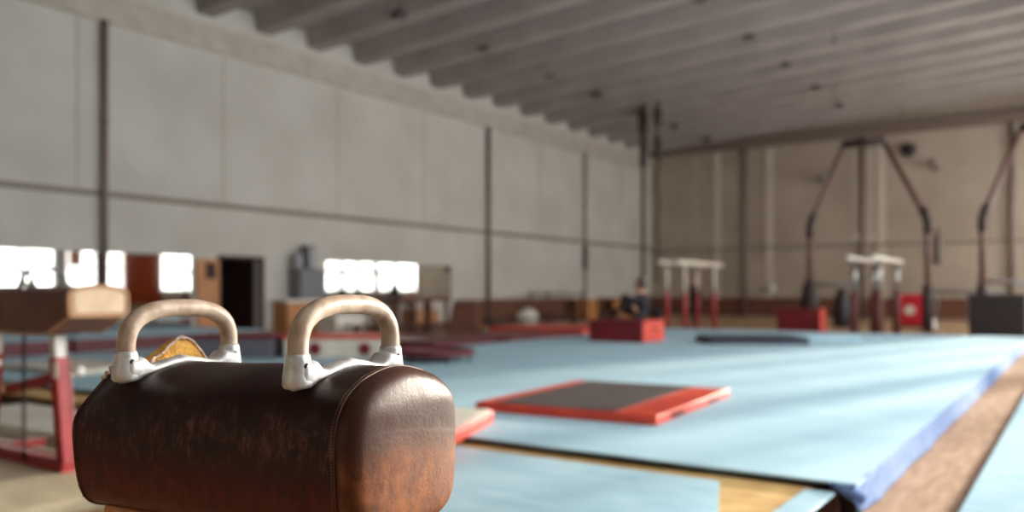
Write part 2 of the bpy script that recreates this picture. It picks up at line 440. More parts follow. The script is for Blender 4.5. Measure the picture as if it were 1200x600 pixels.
# hanging side flap with a crumpled near corner
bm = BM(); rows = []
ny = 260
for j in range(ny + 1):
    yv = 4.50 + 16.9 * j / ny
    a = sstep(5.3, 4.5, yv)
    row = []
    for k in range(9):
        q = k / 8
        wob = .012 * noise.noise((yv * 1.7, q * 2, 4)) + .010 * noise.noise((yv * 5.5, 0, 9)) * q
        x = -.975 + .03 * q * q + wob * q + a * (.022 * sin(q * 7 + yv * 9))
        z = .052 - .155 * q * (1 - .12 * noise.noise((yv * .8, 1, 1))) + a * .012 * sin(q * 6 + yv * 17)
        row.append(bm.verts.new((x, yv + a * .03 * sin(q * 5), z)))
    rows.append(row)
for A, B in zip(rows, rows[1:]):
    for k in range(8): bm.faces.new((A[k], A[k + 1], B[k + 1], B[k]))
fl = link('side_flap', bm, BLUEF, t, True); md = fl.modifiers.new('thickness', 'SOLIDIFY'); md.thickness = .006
bm = BM()   # rolled-over corner
pts = []
for i in range(12):
    q = i / 11; pts.append((-1.10 + .15 * q, 4.585 - .05 * sin(q * pi), .038 - .05 * q * q))
tube(bm, pts, [.012 + .028 * (i / 11) for i in range(12)], 12)
for v in bm.verts: v.co += Vector((noise.noise(v.co * 25), noise.noise(v.co * 25 + Vector((5, 0, 0))), noise.noise(v.co * 25 + Vector((0, 5, 0))))) * .012
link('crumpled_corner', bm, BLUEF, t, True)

t = slab('landing_mat', 'shaded blue mat adjoining the carpet, behind the red-legged pommel horse', 'mat', -13.6, -9.65, 4.62, 11.0, .15, .2, BLUE)
# thin vinyl mat in front of it
bm = BM(); nx, ny = 40, 40; g = {}
for i in range(nx + 1):
    for j in range(ny + 1):
        x = -3.55 + 2.0 * i / nx; yv = 2.95 + 1.48 * j / ny
        x2 = min(-1.215, x + (-.1 + .54 * (1 - j / ny)) * i / nx)
        z = .165 + .006 * noise.noise((x * 2.5 + yv, yv * 1.4, 8)) + .004 * abs(noise.noise((x * 5, yv * 2 + x * 2, 2)))
        if j == ny or i == nx: z = .163
        g[i, j] = bm.verts.new((x2, yv, z))
for i in range(nx):
    for j in range(ny): bm.faces.new((g[i, j], g[i + 1, j], g[i + 1, j + 1], g[i, j + 1]))
o = link('vinyl_mat', bm, BLUEM, None, True); md = o.modifiers.new('thickness', 'SOLIDIFY'); md.thickness = .006; md.offset = -1; esplit(o)
tag(o, 'thin sky-blue vinyl mat lying on the ochre plywood in front of the big carpet', 'mat')
slab('edging_mat', 'narrow pale grey-blue strip laid along the podium edge by the carpet corner', 'mat', -1.21, -1.06, 3.45, 4.5, .15, .165, BLUEM, 0, .004)
slab('floor_runner', 'worn brown wooden runner between the hanging carpet edge and the blue mat by the windows', 'board', -.99, -.55, 1.8, 20, 0, .03, PLANK, 0, .004)
t = empty('exercise_mat', 'long pale blue mat on the window side of the brown runner', 'mat', (-.53, 2.2, 0))
bm = BM(); box(bm, 0, 2.2, 0, 18, .02, .09, .015); link('mat_cover', bm, BLUEM, t)
bm = BM(); box(bm, -.006, 2.206, -.006, 18.006, 0, .02); link('dark_backing', bm, BLACKF, t)

# red and black mat
t = empty('folding_mat', 'charcoal mat with orange-red ends and sides lying alone on the blue carpet', 'mat', (-3.50, 6.68, .2), radians(4.5))
hx, hy = .80, 1.0
bm = BM(); box(bm, -hx, hx, -hy, hy, 0, .078, .014); link('red_cover', bm, REDM, t)
bm = BM(); box(bm, -hx + .16, hx - .36, -hy + .03, hy - .02, .076, .083, .003); link('charcoal_top', bm, BLACKM, t)
for yy in (-.55, .45):
    bm = BM(); tube(bm, [(hx - .002, yy - .12, .045), (hx + .02, yy - .09, .042), (hx + .02, yy + .09, .042), (hx - .002, yy + .12, .045)], .014, 8); link('carry_handle', bm, BLACKF, t, True)

# cream mat with orange-red sides half hidden by the leather block
t = empty('crash_mat', 'cream-topped mat with orange-red sides reaching from behind the leather block', 'mat', (-3.80, 4.40, .2), radians(21))
bm = BM(); box(bm, -.62, .36, -.75, .72, .0, .10, .02); link('red_sides', bm, REDM, t)
bm = BM(); box(bm, -.60, .34, -.73, .70, .097, .106, .004); link('cream_top', bm, WHITEM, t)

# left foreground floor coverings
bm = BM(); nx, ny = 60, 50; g = {}
for i in range(nx + 1):
    for j in range(ny + 1):
        x = -9.5 + 5.0 * i / nx; yv = -.5 + 3.75 * j / ny
        z = .05 + .012 * noise.noise((x * 1.2 + yv * 1.5, yv * .6 - x * .4, 8)) + .008 * abs(noise.noise((x * 2.2 - yv, yv * 2.4, 2)))
        if i in (0, nx) or j in (0, ny): z = .012
        g[i, j] = bm.verts.new((x, yv, z))
for i in range(nx):
    for j in range(ny): bm.faces.new((g[i, j], g[i + 1, j], g[i + 1, j + 1], g[i, j + 1]))
o = link('floor_sheet', bm, CREAMV, None, True); md = o.modifiers.new('thickness', 'SOLIDIFY'); md.thickness = .01; md.offset = -1; esplit(o)
tag(o, 'creased cream floor sheet under the red-legged pommel horse', 'sheet')
slab('canvas_mat', 'off-white canvas mat on the floor just behind the red-legged pommel horse', 'mat', -8.6, -5.0, 3.32, 4.12, .0, .11, WHITEM, 0, .03)
slab('canvas_mat', 'off-white mat on the shaded blue mat, far behind the chain of the pommel horse', 'mat', -11.6, -9.9, 5.2, 6.3, .2, .27, WHITEM, 0, .02)
# thick crash mats along the mirror wall
for (y0, y1, lab) in ((3.2, 7.3, 'thick crash mat with light blue top and maroon sides under the long mirror'), (7.34, 11.4, 'thick blue-topped crash mat with maroon sides nearest the open door')):
    t = empty('crash_mat', lab, 'mat', (-15.62, (y0 + y1) / 2, 0), 0, 'maroon-sided crash mats')
    h = (y1 - y0) / 2
    bm = BM(); box(bm, -1.8, 1.85, -h, h, 0, .41, .03); link('maroon_cover', bm, MAROON, t)
    bm = BM(); box(bm, -1.75, 1.78, -h + .03, h - .03, .405, .425, .008); link('blue_top', bm, BLUE, t)

# white padded barrier with red top and round vents
t = empty('padded_block', 'white-sided padded block with red top edge and two round red vents', 'block', (-9.45, 9.15, .2), radians(34.4))
bm = BM(); box(bm, -.80, .80, -.3, .6, 0, .30, .02); link('white_cover', bm, WHITEM, t)
bm = BM(); box(bm, -.82, .82, -.32, .62, .29, .345, .012); link('red_top', bm, REDM, t)
for x in (-.33, .42):
    bm = BM(); lathe(bm, [(0, .0), (.05, .0), (.085, .004), (.095, .014), (.08, .02), (.05, .012), (0, .01)], 16)
    o = link('vent', bm, REDD, t, True, (x, -.3, .14)); o.rotation_euler = (pi / 2, 0, 0)
t = empty('padded_block', 'dark grey padded block with red top edge beside the white-sided one', 'block', (-10.75, 8.25, .2), radians(34.4))
bm = BM(); box(bm, -.62, .62, -.3, .6, 0, .30, .02); link('grey_cover', bm, GREYV, t)
bm = BM(); box(bm, -.64, .64, -.32, .62, .29, .345, .012); link('red_top', bm, REDD, t)

# mini trampoline
t = empty('mini_trampoline', 'round maroon-rimmed mini trampoline on the blue carpet behind the leather block', 'trampoline', (-7.75, 9.35, .2))
t.rotation_euler = (0, 0, .3)
R_ = .54
bm = BM(); tube(bm, [(R_ * cos(a * pi / 16), R_ * sin(a * pi / 16), .13) for a in range(32)], .05, 8, True); link('padded_rim', bm, MAROON, t, True)
bm = BM(); lathe(bm, [(0, .122), (.44, .13), (.5, .13), (.5, .12), (0, .115)], 32); link('bounce_bed', bm, GREYV, t)
for a in range(6):
    an = a * pi / 3 + .2
    bm = BM(); tube(bm, [(R_ * .93 * cos(an), R_ * .93 * sin(an), .12), (R_ * .93 * cos(an), R_ * .93 * sin(an), .0)], .018, 8); link('leg', bm, BLACKF, t)

# red mats along the left rim of the carpet
slab('red_mat', 'dark maroon mat on the floor beyond the mini trampoline', 'mat', -12.3, -9.9, 11.9, 13.9, 0, .26, MAROON, 0, .03)
slab('red_mat', 'bright red mat along the carpet rim, between the maroon mat and the lounging gymnast', 'mat', -11.8, -9.95, 14.2, 17.2, 0, .24, REDD, .1, .03)
slab('red_mat', 'orange-red mat farthest along the carpet rim before the dark low bench', 'mat', -12.8, -9.9, 17.7, 20.3, 0, .3, REDM, -.05, .03)
# dark mat flat on the carpet
slab('navy_mat', 'dark navy mat lying flat on the far part of the blue carpet', 'mat', -6.37, -4.47, 15.6, 16.9, .2, .325, NAVY, radians(33), .02)
slab('blue_mat', 'pale grey-blue mat at the far end of the navy mat', 'mat', -5.3, -3.9, 17.75, 18.9, .2, .29, BLUEM, radians(20), .02)

# ------------------------------------------------------------------ red boxes and gym blocks
def block(name, label, x, y, z, w, dpt, h, m_main, m_lit_end, rz=0):
    t = empty(name, label, 'block', (x, y, z), rz)
    bm = BM(); box(bm, -w / 2, w / 2, -dpt / 2, dpt / 2, 0, h, .025, 3); link('cover', bm, m_main, t)
    bm = BM(); box(bm, w / 2 - .01, w / 2 + .012, -dpt / 2 + .015, dpt / 2 - .015, .015, h - .012, .006); link('end_panel', bm, m_lit_end, t)  # window light painted in: this face a brighter red, the cover darker
    bm = BM(); tube(bm, [(w / 2 + .01, -.13, h * .62), (w / 2 + .05, -.1, h * .58), (w / 2 + .05, .1, h * .58), (w / 2 + .01, .13, h * .62)], .014, 8); link('carry_handle', bm, m_main, t, True)
    return t
block('foam_block', 'red foam block on the carpet with a gymnast sitting on it', -7.7, 15.4, .2, 1.2, 1.0, .44, REDD, REDM)
block('foam_block', 'dark red foam block standing near the first ring frame', -7.0, 25.6, 0, 1.25, .8, .70, REDD, REDM, .05)
t = empty('gym_pad', 'crimson padded panel with a white round emblem by the ring frame leg', 'panel', (-4.85, 31.1, 0))
bm = BM(); box(bm, -.55, .55, -.15, .15, .05, 1.12, .05); link('pad', bm, CRIMSON, t)
bm = BM(); lathe(bm, [(0, 0), (.17, 0), (.17, .012), (0, .012)], 20); o = link('emblem', bm, WHITEM, t, False, (.0, -.148, .58)); o.rotation_euler = (pi / 2, 0, 0)
bm = BM(); box(bm, -.5, .5, -.25, .25, 0, .06, .01); link('foot', bm, BLACKF, t)
t = empty('wooden_chest', 'big black box standing on the floor under the second ring frame', 'box', (-1.82, 25.3, 0), radians(-4))
bm = BM(); box(bm, -.64, .64, -.45, .45, .03, 1.08, .012); link('chest_body', bm, BLACKB, t)
bm = BM(); box(bm, -.67, .67, -.48, .48, 1.06, 1.13, .012); link('lid', bm, BLACKB, t)
for x in (-.5, .5):
    bm = BM(); box(bm, x - .06, x + .06, -.42, .42, 0, .035); link('runner', bm, DARKWOOD, t)

# ------------------------------------------------------------------ ring frames
def ring_frame(x0, x1, xt0, xt1, Y, label, pads):
    t = empty('ring_frame', label, 'ring frame', ((x0 + x1) / 2, Y, 0))
    c = (x0 + x1) / 2
    L = lambda x: x - c
    for a, b, pd in ((x0, xt0, pads[0]), (x1, xt1, pads[1])):
        bm = BM(); tube(bm, [(L(a), 0, .02), (L(a), 0, 3.3), (L(a) + (b - a) * .04, 0, 3.45), (L(b), 0, 5.85)], [.085, .085, .085, .075], 10)
        lg = link('upright', bm, BROWNSTEEL, t, True)
        bm = BM(); tube(bm, [(L(a), 0, 2.95), (L(a), 0, 3.3), (L(a) + (b - a) * .12, 0, 3.72)], .125, 10); link('knee_sleeve', bm, DARKPAD, lg, True)
        bm = BM(); lathe(bm, [(.1, .1), (.28, .15), (.3, .9), (.22, 1.4), (.1, 1.62)] if pd == 'fat' else [(.1, .0), (.15, .1), (.15, 1.3), (.1, 1.4)], 12, (L(a), 0, 0)); link('leg_padding', bm, DARKPAD, lg, True)
        bm = BM(); box(bm, L(a) - .25, L(a) + .25, -.5, .5, 0, .03, .01); link('foot_plate', bm, BROWNSTEEL, lg)
    bm = BM(); tube(bm, [(L(xt0) - .05, 0, 5.85), (L(xt1) + .05, 0, 5.85)], .12, 10); link('top_beam', bm, DARKPAD, t, True)
    m = L((xt0 + xt1) / 2)
    for dx in (-.25, .25):
        bm = BM(); tube(bm, [(m + dx, 0, 5.8), (m + dx, 0, 2.98)], .008, 6); st = link('ring_strap', bm, CREAMR, t)
        bm = BM(); tube(bm, [(m + dx + .095 * cos(a * pi / 10), 0, 2.88 + .095 * sin(a * pi / 10)) for a in range(20)], .014, 8, True); link('ring', bm, CREAMR, st, True)
ring_frame(-7.3, -3.86, -6.25, -5.1, 27.7, 'first ring frame, brown arched uprights rising by the dark red foam block', ('fat', 'slim'))
ring_frame(-2.43, 1.02, -1.45, .04, 27.7, 'second ring frame, rising behind the big black box', ('slim', 'slim'))

# ------------------------------------------------------------------ parallel bars
def parallel_bars(x0, x1, y0, y1, ya, yb, zb, zt, label, m_low, m_up, m_rail, rr, rl):
    c = ((x0 + x1) / 2, (ya + yb) / 2)
    t = empty('parallel_bars', label, 'parallel bars', (c[0], c[1], zb)); H = zt - zb
    for x in (x0 - c[0], x1 - c[0]):
        bm = BM(); tube(bm, [(x, y0 - c[1], H), (x, y1 - c[1], H)], rr, 10); link('rail', bm, m_rail, t, True)
        for yy in (ya - c[1], yb - c[1]):
            bm = BM(); tube(bm, [(x, yy, .04), (x, yy, .06), (x, yy, 1.12), (x, yy, 1.2)], [rl * .7, rl, rl, rl * .6], 10); lg = link('post', bm, m_low, t, True)
            bm = BM(); tube(bm, [(x, yy, 1.15), (x, yy, H - .04)], rl * .62, 10); link('inner_tube', bm, m_up, lg, True)
            bm = BM(); box(bm, x - .05, x + .05, yy - .07, yy + .07, H - .09, H + .0, .01); link('rail_clamp', bm, m_up, lg)
    bm = BM()
    for yy in (ya - c[1], yb - c[1]): box(bm, x0 - c[0] - .25, x1 - c[0] + .25, yy - .06, yy + .06, 0, .06, .01)
    for x in (x0 - c[0], x1 - c[0]): box(bm, x - .05, x + .05, ya - c[1], yb - c[1], .0, .05, .01)
    link('base_frame', bm, m_low, t)
parallel_bars(-10.1, -9.55, 22.3, 25.9, 22.85, 25.2, 0, 2.05, 'parallel bars with cream rails on red posts, by the standing person', REDSTEEL, CREAMR, CREAMR, .07, .065)
parallel_bars(-4.68, -4.12, 21.2, 24.9, 21.85, 24.2, 0, 2.02, 'parallel bars with cream rails on brown padded posts under the first ring frame', BROWNPAD, STEEL, CREAMR, .06, .10)

# balance and horizontal bars near the end wall
def low_bar(x0, x1, Y, z, label, n=2):
    t = empty('horizontal_bar', label, 'bar', ((x0 + x1) / 2, Y, 0)); h = (x1 - x0) / 2
    bm = BM(); tube(bm, [(-h, 0, z), (h, 0, z)], .05, 8); link('bar', bm, GREYM, t, True)
    for i in range(n):
        x = -h + .1 + (2 * h - .2) * i / (n - 1)
        bm = BM(); tube(bm, [(x, 0, .0), (x, 0, z)], .035, 8); p = link('post', bm, GREYM, t, True)
        bm = BM(); box(bm, x - .06, x + .06, -.3, .3, 0, .04, .01); link('foot', bm, GREYM, p)
low_bar(-8.4, -6.5, 31.2, 1.45, 'low grey horizontal bar behind the first ring frame')
low_bar(-4.6, -2.3, 34.5, 1.2, 'low grey horizontal bar along the end wall near the black box', 3)
low_bar(-3.1, -1.6, 33.2, 1.55, 'grey horizontal bar partly behind the big black box')
t = empty('punching_bag', 'black padded bag standing between the first ring frame and the brown-posted bars', 'bag', (-6.75, 29.6, 0))
bm = BM(); lathe(bm, [(0, .02), (.2, .02), (.27, .15), (.29, .6), (.2, 1.1), (.09, 1.3), (0, 1.32)], 16); link('bag_body', bm, BLACKB, t, True)
bm = BM(); lathe(bm, [(0, 0), (.3, 0), (.3, .05), (0, .05)], 16); link('bag_base', bm, BLACKF, t)

# ------------------------------------------------------------------ furniture by the left wall
t = empty('counter_cupboard', 'tan cupboard with a white worktop between the open door and the short mirror', 'cupboard', (XL + .30, 15.85, 0))
bm = BM(); box(bm, -.28, .28, -.85, .85, .06, .92, .008); link('cupboard_body', bm, TAN, t)
bm = BM(); box(bm, -.28, .33, -.9, .9, .92, .99, .01); link('worktop', bm, WHITESTEEL, t)
for y0 in (-.83, .01):
    bm = BM(); box(bm, .28, .30, y0, y0 + .82, .10, .88, .005); dd = link('door', bm, TAN, t)
    bm = BM(); tube(bm, [(.30, y0 + .41, .72), (.33, y0 + .41, .70), (.33, y0 + .41, .60), (.30, y0 + .41, .58)], .008, 6); link('handle', bm, STEEL, dd)
bm = BM(); box(bm, -.26, .24, -.8, .8, 0, .06); link('plinth', bm, BLACKF, t)
t = empty('metal_cabinet', 'square grey metal cabinet standing on the white worktop', 'cabinet', (XL + .30, 15.98, .99))
bm = BM(); box(bm, -.24, .24, -.47, .47, 0, .84, .012); link('cabinet_shell', bm, GREYM, t)
bm = BM(); box(bm, .24, .255, -.42, .42, .04, .80, .006); dd = link('door', bm, GREYM, t)
bm = BM(); box(bm, .255, .275, .33, .36, .36, .50, .004); link('handle', bm, STEEL, dd)
t = empty('tower_case', 'slim upright grey case standing on top of the metal cabinet', 'case', (XL + .30, 16.02, 1.83))
bm = BM(); box(bm, -.16, .16, -.14, .14, 0, .66, .015); link('shell', bm, GREYM, t)
bm = BM(); box(bm, .16, .168, -.12, .12, .05, .6, .003); link('front_cover', bm, GREYL, t)
t = empty('plastic_canister', 'rounded pale grey canister on the metal cabinet beside the slim case', 'canister', (XL + .30, 15.62, 1.83))
bm = BM(); lathe(bm, [(0, 0), (.11, 0), (.13, .03), (.13, .34), (.09, .42), (.04, .45), (0, .45)], 16); link('canister_body', bm, GREYL, t, True)
bm = BM(); lathe(bm, [(0, .45), (.04, .45), (.04, .5), (0, .5)], 12); link('cap', bm, GREYM, t)
t = empty('crate', 'white crate on the floor in front of the tan cupboard side', 'crate', (-15.9, 15.4, 0))
bm = BM(); box(bm, -.35, .35, -.5, .5, .0, .58, .03); link('crate_body', bm, WHITEM, t)
bm = BM(); box(bm, -.37, .37, -.52, .52, .54, .60, .012); link('rim', bm, WHITESTEEL, t)

t = empty('storage_table', 'dark brown table with cartons stored under it, below the short mirror', 'table', (XL + 1.2, 19.3, 0))
bm = BM(); box(bm, -.5, .5, -1.25, 1.25, .92, 1.02, .01); link('tabletop', bm, BROWNW, t)
bm = BM(); box(bm, -.46, .46, -1.2, 1.2, .18, .228, .008); link('lower_shelf', bm, BROWNW, t)
for x in (-.42, .42):
    for yy in (-1.15, -.35, .35, 1.15):
        bm = BM(); box(bm, x - .05, x + .05, yy - .05, yy + .05, 0, .92, .006); link('leg', bm, BROWNW, t)
for yy, s_, lab in ((-.05, .24, 'light carton on the shelf under the dark brown table, left of the other carton'), (.68, .2, 'smaller light carton on the table shelf, farther from the cupboard')):
    t = empty('carton', lab, 'carton', (XL + 1.3, 19.3 + yy, .23))
    bm = BM(); box(bm, -.25, .25, -s_, s_, 0, .44, .006); link('carton_body', bm, CARTON, t)
    bm = BM(); box(bm, -.24, .252, -.03, .03, .2, .442); link('tape', bm, TAN, t)
def bench(label, x, y, L_, rz, h, m):
    t = empty('gym_bench', label, 'bench', (x, y, 0), rz)
    bm = BM(); box(bm, -L_ / 2, L_ / 2, -.14, .14, h - .05, h, .01); link('seat', bm, m, t)
    for x_ in (-L_ / 2 + .3, L_ / 2 - .3):
        bm = BM(); box(bm, x_ - .03, x_ + .03, -.12, .12, 0, h - .05, .006); link('leg', bm, m, t)
    bm = BM(); box(bm, -L_ / 2 + .3, L_ / 2 - .3, -.02, .02, .08, .16, .004); link('stretcher', bm, m, t)
bench('long low brown bench in front of the white crate and dark table', -14.9, 17.0, 4.2, radians(82), .36, BROWNW)
bench('dark low bench along the brown wainscot beyond the orange-red mat', -14.6, 22.6, 3.6, radians(62), .34, BLACKB)
bench('brown low bench against the wainscot behind the free-standing barre', -17.4, 28.2, 3.4, radians(90), .42, WAINS)
t = empty('vaulting_box', 'brown wooden vaulting box with sloping sides beside the dark table', 'vaulting box', (-13.6, 17.7, 0), radians(30))
for i in range(4):
    z0, z1 = i * .2, i * .2 + .195; f0, f1 = 1 - .07 * i, 1 - .07 * (i + 1)
    bm = BM(); loft(bm, [[(-.42 * f0, -.6 * f0, z0), (.42 * f0, -.6 * f0, z0), (.42 * f0, .6 * f0, z0), (-.42 * f0, .6 * f0, z0)], [(-.42 * f1, -.6 * f1, z1), (.42 * f1, -.6 * f1, z1), (.42 * f1, .6 * f1, z1), (-.42 * f1, .6 * f1, z1)]]); link('box_section', bm, BROWNW, t)
bm = BM(); box(bm, -.31, .31, -.45, .45, .795, .9, .03); link('leather_top', bm, LEATHER2, t)
t = empty('equipment_bag', 'white slumped bag against the wainscot behind the red mats', 'bag', (XL + 1.7, 25.0, 0))
bm = BM(); bmesh.ops.create_icosphere(bm, subdivisions=3, radius=1)
for v in bm.verts:
    c = v.co.copy(); v.co = Vector((c.x * .35, c.y * .45, max(0, .28 + c.z * .32))) * (1 + .1 * noise.noise(c * 1.7))
link('bag_body', bm, WHITEM, t, True)
bm = BM(); tube(bm, [(.0, -.2, .56), (.02, -.12, .68), (.02, .12, .68), (0, .2, .56)], .015, 6); link('bag_strap', bm, GREYL, t, True)

# ballet barres in front of the wainscot
def barre(x, y0, y1, label, posts):
    t = empty('ballet_barre', label, 'barre', (x, (y0 + y1) / 2, 0)); c = (y0 + y1) / 2
    bm = BM(); tube(bm, [(0, y0 - c, 1.12), (0, y1 - c, 1.12)], .035, 8); link('barre_rail', bm, BROWNSTEEL, t, True)
    for yy in posts:
        bm = BM(); tube(bm, [(0, yy - c, .02), (0, yy - c, 1.24)], [.05, .04], 8); p = link('post', bm, BROWNSTEEL, t, True)
        bm = BM(); box(bm, -.25, .25, yy - c - .05, yy - c + .05, 0, .03, .008); link('foot', bm, BROWNSTEEL, p)
barre(-17.2, 26.2, 30.6, 'brown free-standing barre in front of the wainscot', (26.4, 27.6, 30.4))
t = empty('plyo_box', 'tan wooden box against the wainscot just before the white padded post', 'box', (-17.3, 30.9, 0))
bm = BM(); box(bm, -.3, .3, -.38, .38, .0, .9, .01); link('box_body', bm, TAN, t)
bm = BM(); box(bm, .3, .306, -.1, .1, .68, .75, .002); link('hand_slot', bm, BLACKF, t)
t = empty('tan_screen', 'orange-tan wooden board leaning low against the wall behind the sitting gymnast', 'board', (XL + .35, 35.0, 0))
bm = BM(); obox(bm, (.3, -1.4, .45), (.3, 1.4, .45), .04, .86, bev=.006); link('board_panel', bm, TAN, t)
for yy in (-1.2, 1.2):
    bm = BM(); box(bm, .1, .5, yy - .03, yy + .03, 0, .05, .005); link('foot', bm, BROWNW, t)
t = empty('exercise_ball', 'small dark ball resting on the floor near the red-posted bars', 'ball', (-15.2, 33.2, 0))
bm = BM(); bmesh.ops.create_icosphere(bm, subdivisions=3, radius=.3, matrix=Matrix.Translation((0, 0, .3))); link('ball_skin', bm, BLACKB, t, True)
bm = BM(); lathe(bm, [(.0, .0), (.03, 0), (.02, .012), (0, .012)], 8, (0, 0, .592)); link('valve', bm, GREYL, t)

# ------------------------------------------------------------------ things on the end wall, roof and ceiling
t = empty('wall_speaker', 'round dark loudspeaker high on the end wall beside the first ring frame', 'loudspeaker', (-6.1, YB, 7.2))
bm = BM(); lathe(bm, [(0, .34), (.12, .34), (.27, .30), (.3, .2), (.24, .06), (.1, 0), (0, 0)], 20); o = link('speaker_shell', bm, LAMP, t, True); o.rotation_euler = (pi / 2, 0, 0)
bm = BM(); lathe(bm, [(0, .35), (.2, .345), (.2, .335), (0, .335)], 20); o = link('grille', bm, BLACKF, t, True); o.rotation_euler = (pi / 2, 0, 0)
def flood(x, z, tx, label):
    t = empty('floodlight', label, 'floodlight', (x, YB - .06, z))
    bm = BM(); obox(bm, (0, 0, 0), (0, -.5, .05), .05, .05); link('bracket', bm, CONDUIT, t)
    bm = BM(); lathe(bm, [(0, .5), (.12, .5), (.16, .1), (.22, 0), (.2, 0), (.0, .05)], 14); o = link('lamp_housing', bm, CONDUIT, t, True, (0, -.55, .05)); o.rotation_euler = (radians(35), radians(tx), 0)
flood(-9.55, 6.1, 40, 'grey floodlight on the end wall on the climbing-pole side of the first ring frame')
flood(-4.95, 6.25, -40, 'grey floodlight on the end wall between the two ring frames')
t = empty('hanging_bundle', 'slim dark bundle hanging on the end wall between the ring frames', 'bundle', (-4.95, YB, 3.8))
bm = BM(); lathe(bm, [(0, -1.5), (.08, -1.45), (.12, -1.1), (.08, -.4), (.03, 0), (0, 0)], 10); o = link('rolled_cloth', bm, CONDUIT, t, True, (0, -.14, 0))
bm = BM(); tube(bm, [(0, 0, .05), (0, -.15, .05), (0, -.17, .0), (0, -.14, -.05)], .015, 6); link('hook', bm, STEEL, t)
t = empty('wall_lamp', 'small white wall lamp on the end wall beside the red-posted bars', 'lamp', (-11.9, YB, 1.35))
bm = BM(); bmesh.ops.create_icosphere(bm, subdivisions=2, radius=.16, matrix=Matrix.Translation((0, -.18, 0))); link('globe', bm, WHITESTEEL, t, True)
bm = BM(); box(bm, -.06, .06, -.06, 0, -.06, .06, .01); link('wall_plate', bm, STEEL, t)
t = empty('bottle', 'small white bottle on the floor between the crimson panel and the black box', 'bottle', (-3.95, 29.6, 0))
bm = BM(); lathe(bm, [(0, 0), (.07, 0), (.08, .03), (.08, .22), (.04, .3), (.04, .36), (0, .36)], 14); link('bottle_body', bm, WHITESTEEL, t, True)
bm = BM(); lathe(bm, [(0, .36), (.045, .36), (.045, .41), (0, .41)], 12); link('cap', bm, REDD, t)

ORD = ['nearest', 'second', 'third', 'fourth', 'fifth', 'sixth', 'farthest']
def lamp(x, y, label):
    zt = zroof(x)
    t = empty('ceiling_lamp', label, 'lamp', (x, y, zt), 0, 'dark bowl lamps under the roof')
    bm = BM(); tube(bm, [(0, 0, .02), (0, 0, -.34)], .02, 6); link('stem', bm, LAMP, t)
    bm = BM(); lathe(bm, [(0, -.28), (.06, -.3), (.17, -.38), (.19, -.47), (.17, -.47), (.15, -.40), (0, -.34)], 16); s_ = link('lamp_shade', bm, LAMP, t, True)
    bm = BM(); bmesh.ops.create_icosphere(bm, subdivisions=2, radius=.07, matrix=Matrix.Translation((0, 0, -.42))); link('bulb', bm, GREYM, s_, True)
for i, yy in enumerate((16.2, 19.9, 23.6, 26.9, 30.3, 33.8, 37.6)):
    lamp(-14.6, yy, '%s dark ceiling lamp in the line along the panelled wall' % ORD[i])
for i, yy in enumerate((20.4, 24.3, 27.95, 31.7, 35.4)):
    lamp(-8.15, yy, '%s dark ceiling lamp in the line down the middle of the hall' % (ORD[i] if i < 4 else 'farthest'))
for x, yy, l_, lab in ((-6.0, 25.4, .75, 'short grey rod hanging from the roof in front of the mid-hall lamps'), (-7.37, 31.3, 1.1, 'grey rod hanging from the roof close above a mid-hall lamp'), (-6.1, 37.0, .9, 'grey rod hanging from the roof near the end wall above the first ring frame')):
    t = empty('hanging_rod', lab, 'rod', (x, yy, zroof(x)))
    bm = BM(); tube(bm, [(0, 0, .03), (0, 0, -l_)], .035, 8); link('rod', bm, CONDUIT, t, True)
    bm = BM(); lathe(bm, [(0, -l_ - .08), (.05, -l_ - .06), (.06, -l_), (.03, -l_ + .05)], 10); link('hook_block', bm, LAMP, t, True)

x, yy = -13.85, 29.1; zt = zroof(x) - .45
t = empty('climbing_pole', 'straight dark climbing pole hanging from the roof in front of the far corner', 'climbing pole', (x, yy, zt))
bm = BM(); tube(bm, [(0, 0, 0), (0, 0, 1.75 - zt)], .075, 10); link('pole', bm, ROPE, t, True)
bm = BM(); lathe(bm, [(.06, -2.5), (.13, -2.3), (.12, -1.2), (.19, -1.0), (.19, -.5), (.12, -.3), (.06, .0)], 12); link('sleeve', bm, DARKPAD, t, True)
x, yy = -13.25, 29.1; zt = zroof(x) - .45
t = empty('climbing_rope', 'wavy dark climbing rope hanging from the roof beside the straight pole', 'rope', (x, yy, zt))
bm = BM(); pts = [(.06 * sin(q * 1.1) * (1 if q < 12 else .4), 0, .0 - q * .30) for q in range(24)]; tube(bm, pts, [.05] * 24, 8); link('rope', bm, ROPE, t, True)
bm = BM(); lathe(bm, [(.05, -1.0), (.15, -.8), (.16, -.45), (.08, -.2)], 12); link('gathered_loop', bm, DARKPAD, t, True)
bm = BM(); lathe(bm, [(.05, -2.2), (.13, -2.0), (.13, -1.5), (.05, -1.3)], 12); link('knot', bm, DARKPAD, t, True)

# orange curtains on the window wall
for y0, y1, z0, z1, lab in ((22.9, 25.0, .6, 6.6, 'wide orange curtain on the window wall, seen in the long mirror'), (20.3, 20.9, 2.4, 6.6, 'narrow gathered orange curtain on the window wall, seen in the long mirror')):
    t = empty('curtain', lab, 'curtain', (XR - .16, (y0 + y1) / 2, z0)); h = (y1 - y0) / 2; n = 60
    bm = BM(); rows = []
    for k in range(2):
        rows.append([bm.verts.new((.05 * sin(i * 1.1), -h + 2 * h * i / n, (z1 - z0) * k)) for i in range(n + 1)])
    for i in range(n): bm.faces.new((rows[0][i], rows[0][i + 1], rows[1][i + 1], rows[1][i]))
    o = link('cloth', bm, ORANGE, t, True); md = o.modifiers.new('thickness', 'SOLIDIFY'); md.thickness = .008
    bm = BM(); tube(bm, [(0, -h - .15, z1 - z0 + .02), (0, h + .15, z1 - z0 + .02)], .025, 8); link('curtain_rod', bm, BROWNSTEEL, t, True)

